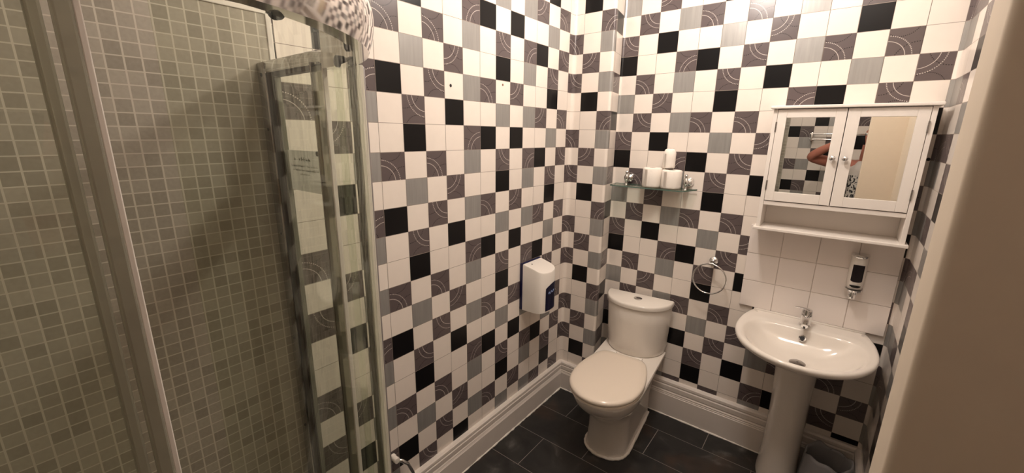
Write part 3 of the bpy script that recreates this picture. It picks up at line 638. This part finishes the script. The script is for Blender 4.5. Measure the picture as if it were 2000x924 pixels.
def roll(name_label, x, y, z, r, h, hole, soft):
    t = thing('toilet_roll', name_label, 'toilet roll', (x, y, z), 'toilet rolls on the glass shelf')
    bm = BM()
    pr = [(hole, 0.001), (r - 0.004, 0.0), (r - 0.001, 0.003), (r, 0.01), (r * 1.004, h * 0.5), (r, h - soft * 1.2), (r - soft * 0.5, h - soft * 0.25), (r - soft * 1.2, h), (hole + 0.002, h), (hole, h - 0.001), (hole, 0.001)]
    seg = 40; vr = []
    for rr_, hh in pr[:-1]: vr.append([bm.verts.new((x + rr_ * math.cos(2 * PI * i / seg), y + rr_ * math.sin(2 * PI * i / seg), z + hh)) for i in range(seg)])
    for a in range(len(vr)):
        b = vr[(a + 1) % len(vr)]
        for i in range(seg): bm.faces.new((vr[a][i], vr[a][(i + 1) % seg], b[(i + 1) % seg], b[i]))
    link('paper', bm, PAPER, t, True, 50)
    bm = BM(); rings_loft(bm, [[(x + rr_ * math.cos(2 * PI * i / 24), y + rr_ * math.sin(2 * PI * i / 24), z + hh) for i in range(24)] for rr_, hh in ((hole, 0.0005), (hole, h * 0.985), (hole - 0.0012, h * 0.985), (hole - 0.0012, 0.0005))], False, False)
    link('core', bm, CARD, t, True, 40)
    a = 4.2
    bm = BM(); rings_loft(bm, [[(x + (r + 0.0012) * math.cos(a + q * 0.05), y + (r + 0.0012) * math.sin(a + q * 0.05), z + hh) for q in range(8)] for hh in (0.004, h - soft * 1.4)], False, False, closed=False)
    bmesh.ops.solidify(bm, geom=list(bm.faces), thickness=0.0006); link('loose_end', bm, PAPER, t, True, 60)
roll('fat white toilet roll standing at the left on the glass shelf', 0.453, 0.143, GZ + 0.0005, 0.049, 0.100, 0.019, 0.006)
roll('fat white toilet roll standing next to the right bracket of the glass shelf', 0.554, 0.143, GZ + 0.0005, 0.050, 0.094, 0.019, 0.006)
roll('slim part-used toilet roll standing on top of the two others', 0.526, 0.166, GZ + 0.101, 0.031, 0.100, 0.012, 0.018)

# ------------------------------------------------------------------ towel ring
t = thing('towel_ring', 'empty chrome towel ring on the tiled wall between toilet and basin', 'towel ring', (0.79, yB, 0.972))
bm = BM(); lathe(bm, [(0.001, 0), (0.022, 0), (0.022, 0.006), (0.019, 0.010), (0.012, 0.014), (0.010, 0.040), (0.012, 0.044), (0.010, 0.05), (0.001, 0.052)], (0.791, yB, 0.975), (0, -1, 0), 28); link('rose', bm, CHROME, t, True, 45)
bm = BM(); rr, c = 0.0785, Vector((0.790, 0.163, 0.890)); tube(bm, [(c.x + rr * math.sin(2 * PI * i / 56) , c.y - 0.08 * rr * (1 - math.cos(2 * PI * i / 56)) * 0.3 , c.z + rr * math.cos(2 * PI * i / 56)) for i in range(56)], 0.0036, 10, closed=True); link('ring', bm, CHROME, t, True)
bm = BM(); lathe(bm, [(0.001, -0.011), (0.0065, -0.011), (0.0065, 0.011), (0.001, 0.011)], (0.791, 0.164, 0.9685), (1, 0, 0), 16); link('ring_clip', bm, CHROME, t, True, 40)

# ------------------------------------------------------------------ waste bin with liner
t = thing('waste_bin', 'small bin with a grey plastic liner on the floor right of the pedestal', 'bin', (1.385, 0.045, 0.0))
bxc, byc, br = 1.392, 0.062, 0.082
bm = BM(); lathe(bm, [(0.001, 0.0), (0.065, 0.0), (0.068, 0.006), (br, 0.20), (br + 0.003, 0.205), (br - 0.002, 0.208), (0.064, 0.012), (0.001, 0.012)], (bxc, byc, 0), seg=36); link('bucket', bm, mat('dark_bin_plastic', (0.05, 0.05, 0.052), 0.4), t, True, 40)
bm = BM(); rnd = random.Random(5); rings = []
for j, (k, z) in enumerate([(0.86, 0.10), (0.90, 0.16), (0.955, 0.205), (0.985, 0.219), (1.05, 0.219), (1.085, 0.200), (1.10, 0.165), (1.14, 0.125), (1.18, 0.09)]):
    rg = []
    for i in range(72):
        a = 2 * PI * i / 72; amp = 0.018 * j / 8 if j > 3 else 0.012 * (3 - j) / 3
        kk = k * (1 + amp * math.sin(9 * a + 0.6 * j) + amp * 0.7 * math.sin(17 * a + j * 0.9)); dz = 0.010 * math.sin(3 * a + 1.3) + 0.006 * math.sin(7 * a)
        rg.append((bxc + br * kk * math.cos(a), byc + br * kk * math.sin(a), z + dz * (0.4 if j < 3 else 1.0) * (0.6 + 0.08 * j)))
    rings.append(rg)
rings_loft(bm, rings, False, False); link('liner', bm, LINER, t, True)

# ------------------------------------------------------------------ drill holes and screw in the tiles
t = tag(link('screw_hole', (lambda b: (lathe(b, [(0.001, 0), (0.0055, 0), (0.006, 0.0006), (0.001, 0.0008)], (0, -0.868, 1.774), (1, 0, 0), 14), b)[1])(BM()), BLACKM), 'dark drill hole in a cream tile high on the left wall', 'hole')
t = tag(link('plugged_hole', (lambda b: (lathe(b, [(0.001, 0), (0.005, 0), (0.005, 0.0006), (0.001, 0.0008)], (0, -0.553, 1.806), (1, 0, 0), 14), b)[1])(BM()), mat('wall_plug', (0.25, 0.12, 0.08), 0.7)), 'small brown wall plug in a black tile on the left wall', 'hole')
t = tag(link('cable_hole', (lambda b: (lathe(b, [(0.001, 0), (0.006, 0), (0.006, 0.0006), (0.001, 0.0008)], (1.487, yB - 0.001, 1.523), (0, -1, 0), 14), b)[1])(BM()), BLACKM), 'small dark hole in the wall right of the mirror cabinet', 'hole')

# ------------------------------------------------------------------ chrome towel rail on the wall behind the camera (seen in the mirror)
t = thing('towel_rail', 'chrome two-bar towel rail on the tiled wall beyond the shower', 'towel rail', (1.17, -2.52, 1.58))
for z in (1.632, 1.585):
    bm = BM(); tube(bm, [(0.97, -2.455, z), (1.40, -2.455, z)], 0.006, 12); link('bar', bm, CHROME, t, True, 50)
for x in (0.985, 1.385):
    bm = BM(); box(bm, x - 0.008, x + 0.008, -2.518, -2.447, 1.57, 1.645, 0.003); link('bracket', bm, CHROME, t, True, 40)

# ------------------------------------------------------------------ the person taking the photograph
PC = Vector((1.44, -2.27, 0.0)); PF = Vector((-0.6158, 0.7879, 0)); PL = Vector((-0.7879, -0.6158, 0))
def pw(f, l, z): return PC + PF * f + PL * l + Vector((0, 0, z))
SKIN = mat('skin', (0.50, 0.20, 0.145), 0.45, noise=0.06, nscale=30)
def shirt_mat():
    m, n, l, b = newmat('printed_white_cotton')
    tc = n.new('ShaderNodeTexCoord'); sp = n.new('ShaderNodeSeparateXYZ'); l.new(tc.outputs['Object'], sp.inputs[0])
    nz = n.new('ShaderNodeTexNoise'); nz.inputs['Scale'].default_value = 17; nz.inputs['Detail'].default_value = 3; nz.inputs['Distortion'].default_value = 2.5; l.new(tc.outputs['Object'], nz.inputs['Vector'])
    ink = math_node(n, l, 'GREATER_THAN', nz.outputs['Fac'], 0.52)
    band = math_node(n, l, 'MULTIPLY', math_node(n, l, 'LESS_THAN', sp.outputs[2], 1.305), math_node(n, l, 'GREATER_THAN', sp.outputs[2], 0.98))
    mx = n.new('ShaderNodeMix'); mx.data_type = 'RGBA'; mx.inputs['A'].default_value = (0.62, 0.58, 0.54, 1); mx.inputs['B'].default_value = (0.02, 0.02, 0.022, 1)
    l.new(math_node(n, l, 'MULTIPLY', ink, band), mx.inputs['Factor']); l.new(mx.outputs['Result'], b.inputs['Base Color']); b.inputs['Roughness'].default_value = 0.85
    return m
def skin_mesh(name, verts, edges, m, parent, root=0, sub=2):
    bm = BM(); lay = bm.verts.layers.skin.verify(); vs = []
    for p, r in verts:
        v = bm.verts.new(p); r = r if isinstance(r, tuple) else (r, r); v[lay].radius = r; vs.append(v)
    vs[root][lay].use_root = True
    for a, b in edges: bm.edges.new((vs[a], vs[b]))
    me = bpy.data.meshes.new(name); bm.to_mesh(me); bm.free()
    tmp = bpy.data.objects.new('tmp', me); COL.objects.link(tmp)
    tmp.modifiers.new('skin', 'SKIN').branch_smoothing = 0.6
    if sub: tmp.modifiers.new('sub', 'SUBSURF').levels = sub
    bpy.context.view_layer.update()
    me2 = bpy.data.meshes.new_from_object(tmp.evaluated_get(bpy.context.evaluated_depsgraph_get()))
    bpy.data.objects.remove(tmp); bpy.data.meshes.remove(me)
    me2.name = name; me2.transform(Matrix.Translation(-PC)) if parent else None
    me2.materials.clear(); me2.materials.append(m)
    for p in me2.polygons: p.use_smooth = True
    o = bpy.data.objects.new(name, me2); COL.objects.link(o)
    if parent: o.parent = parent
    return o
pe = thing('person', 'person in a printed white t-shirt holding up a phone with both hands', 'person', PC)
V, Ed = [], []
def add(p, r, prev=None):
    V.append((p, r)); i = len(V) - 1
    if prev is not None: Ed.append((prev, i))
    return i
pel = add(pw(0, 0, 0.90), 0.125); ab = add(pw(0, 0, 1.05), 0.115, pel); ch = add(pw(0, 0, 1.23), 0.13, ab); ub = add(pw(0.03, 0.02, 1.365), 0.10, ch)
nk = add(pw(0.06, 0.03, 1.435), 0.054, ub); n2 = add(pw(0.055, 0.02, 1.50), 0.052, nk); hd = add(pw(0.050, 0, 1.565), 0.072, n2); h2 = add(pw(0.04, 0, 1.635), 0.082, hd); h3 = add(pw(0.03, 0, 1.685), 0.060, h2)
def hand(s, wr, wrist, ax_in, up):
    """palm then four fingers and a thumb; ax_in points along the hand, up towards the index side"""
    nrm = ax_in.cross(up)
    pm = add(wrist + ax_in * 0.045, (0.026, 0.018), wr); kn = add(wrist + ax_in * 0.075, (0.024, 0.014), pm)
    for k, (o_, L, cl) in enumerate(((0.027, 0.030, 0.2), (0.009, 0.032, 0.55), (-0.009, 0.030, 0.65), (-0.026, 0.025, 0.75))):
        b0 = add(wrist + ax_in * 0.086 + up * o_, 0.0085, kn); d = (ax_in - PF * cl).normalized()
        b1 = add(V[b0][0] + d * L, 0.0080, b0); d = (ax_in - PF * (cl * 2.4)).normalized(); b2 = add(V[b1][0] + d * L * 0.8, 0.0072, b1)
    t0 = add(wrist + ax_in * 0.030 + up * 0.026 - PF * 0.016, 0.0105, pm); t1 = add(V[t0][0] + (ax_in * 0.7 + up * 0.3 - PF * 0.6).normalized() * 0.030, 0.0092, t0); add(V[t1][0] + (ax_in - PF * 0.25).normalized() * 0.026, 0.0082, t1)
for s, el, wrp, axd in ((1, (0.300, 0.325, 1.435), (0.285, 0.125, 1.555), Vector((0, 0, 0.3))), (-1, (0.27, -0.36, 1.38), (0.285, -0.235, 1.560), Vector((0, 0, 0.25)))):
    sh_ = add(pw(0.01, s * 0.165, 1.365), 0.060, ub); e = add(pw(*el), (0.042, 0.042), None); mid = add((Vector(V[sh_][0]) + Vector(V[e][0])) / 2, 0.050, sh_); Ed.append((mid, e))
    wpos = pw(*wrp); m1 = add(Vector(V[e][0]).lerp(wpos, 0.35), 0.040, e); wr = add(wpos, (0.027, 0.023), m1)
    hand(s, wr, wpos, (PL * -s + axd * 0.6).normalized(), (Vector((0, 0, 1)) + PL * (0.3 * s)).normalized())
for s in (1, -1):
    hip = add(pw(0, s * 0.085, 0.84), 0.095, pel); kn = add(pw(0.015, s * 0.10, 0.46), 0.058, hip); cf = add(pw(-0.005, s * 0.105, 0.32), 0.055, kn); an = add(pw(-0.015, s * 0.11, 0.085), 0.036, cf); add(pw(0.06, s * 0.12, 0.04), 0.033, an); add(pw(0.14, s * 0.13, 0.03), 0.026, len(V) - 1)
skin_mesh('body', V, Ed, SKIN, pe)
V, Ed = [], []
a0 = add(pw(0, 0, 0.86), (0.165, 0.135)); a1 = add(pw(0, 0, 1.05), (0.155, 0.13), a0); a2 = add(pw(0.015, 0.015, 1.22), (0.170, 0.145), a1); a3 = add(pw(0.025, 0.02, 1.375), (0.130, 0.118), a2); add(pw(0.05, 0.025, 1.43), (0.080, 0.076), a3)
for s, el in ((1, (0.300, 0.325, 1.435)), (-1, (0.27, -0.36, 1.38))):
    q = add(pw(0.012, s * 0.165, 1.365), 0.075, a3); add(pw(0.01, s * 0.165, 1.365).lerp(pw(*el), 0.55), 0.066, q)
sh_o = skin_mesh('t_shirt', V, Ed, shirt_mat(), pe)
V, Ed = [], []
a0 = add(pw(0, 0, 0.93), 0.142); a1 = add(pw(0, 0, 0.86), 0.140, a0)
for s in (1, -1):
    q = add(pw(0, s * 0.088, 0.80), 0.108, a1); q = add(pw(0.015, s * 0.10, 0.46), 0.075, q); q = add(pw(-0.005, s * 0.105, 0.30), 0.068, q); add(pw(-0.012, s * 0.11, 0.07), 0.058, q)
skin_mesh('trousers', V, Ed, mat('dark_denim', (0.02, 0.025, 0.045), 0.9), pe)
for s in (1, -1):
    V, Ed = [], []
    q = add(pw(-0.05, s * 0.112, 0.045), 0.042); q = add(pw(0.05, s * 0.12, 0.042), 0.042, q); q = add(pw(0.16, s * 0.13, 0.034), 0.033, q)
    skin_mesh('shoe', V, Ed, mat('dark_shoe', (0.03, 0.03, 0.03), 0.6), pe)
V, Ed = [], []
q = add(pw(-0.045, 0, 1.56), 0.055); q = add(pw(-0.035, 0, 1.63), 0.080, q); q = add(pw(0.015, 0, 1.695), 0.079, q); add(pw(0.075, 0, 1.705), 0.045, q)
skin_mesh('hair', V, Ed, mat('brown_hair', (0.05, 0.028, 0.018), 0.7, bump=0.6, nscale=70), pe)
WHITE_E = mat('eye_white', (0.7, 0.68, 0.65), 0.2); IRIS = mat('eye_iris', (0.03, 0.02, 0.015), 0.2); LIP = mat('lips', (0.38, 0.12, 0.10), 0.5)
for s in (1, -1):
    bm = BM(); bmesh.ops.create_uvsphere(bm, u_segments=16, v_segments=10, radius=0.012, matrix=Matrix.Translation(pw(0.104, s * 0.030, 1.632))); ey = link('eye', bm, WHITE_E, pe, True)
    bm = BM(); bmesh.ops.create_uvsphere(bm, u_segments=12, v_segments=8, radius=0.0055, matrix=Matrix.Translation(pw(0.1125, s * 0.029, 1.632))); link('iris', bm, IRIS, ey, True)
    V, Ed = [], []; q = add(pw(0.03, s * 0.078, 1.605), 0.010); q = add(pw(0.022, s * 0.086, 1.632), 0.013, q); add(pw(0.026, s * 0.083, 1.650), 0.010, q); skin_mesh('ear', V, Ed, SKIN, pe)
V, Ed = [], []; q = add(pw(0.112, 0, 1.640), 0.009); q = add(pw(0.130, 0, 1.606), 0.013, q); add(pw(0.112, 0, 1.596), 0.012, q); skin_mesh('nose', V, Ed, SKIN, pe)
V, Ed = [], []; q = add(pw(0.098, 0.024, 1.566), 0.004); q = add(pw(0.110, 0, 1.567), 0.0065, q); add(pw(0.098, -0.024, 1.566), 0.004, q); skin_mesh('mouth', V, Ed, LIP, pe)
# phone: its back faces the room, the camera of the scene sits just in front of its lens
ph = thing('phone', 'dark smartphone held sideways by the person in the white t-shirt', 'phone', CAM)
def cp(x, y, z): return M @ Vector((x, y, z))
def cbox(bm, x0, x1, y0, y1, z0, z1, bev):
    b2 = BM(); box(b2, x0, x1, y0, y1, z0, z1, bev, 3); b2.transform(M); me = bpy.data.meshes.new('t'); b2.to_mesh(me); b2.free(); bm.from_mesh(me); bpy.data.meshes.remove(me)
bm = BM(); cbox(bm, -0.018, 0.140, -0.052, 0.020, 0.0085, 0.0165, 0.0035); link('case', bm, mat('black_phone', (0.010, 0.010, 0.012), 0.25), ph, True, 40)
bm = BM(); cbox(bm, -0.014, 0.136, -0.049, 0.017, 0.0162, 0.0170, 0.0002); link('screen', bm, mat('phone_screen', (0.015, 0.015, 0.02), 0.08), ph)
bm = BM(); lathe(bm, [(0.004, 0), (0.007, 0), (0.007, 0.002), (0.004, 0.002)], cp(0, 0, 0.0085), tuple(M.to_3x3() @ Vector((0, 0, 1))), 24); link('lens_ring', bm, CHROME_D, ph, True, 40)
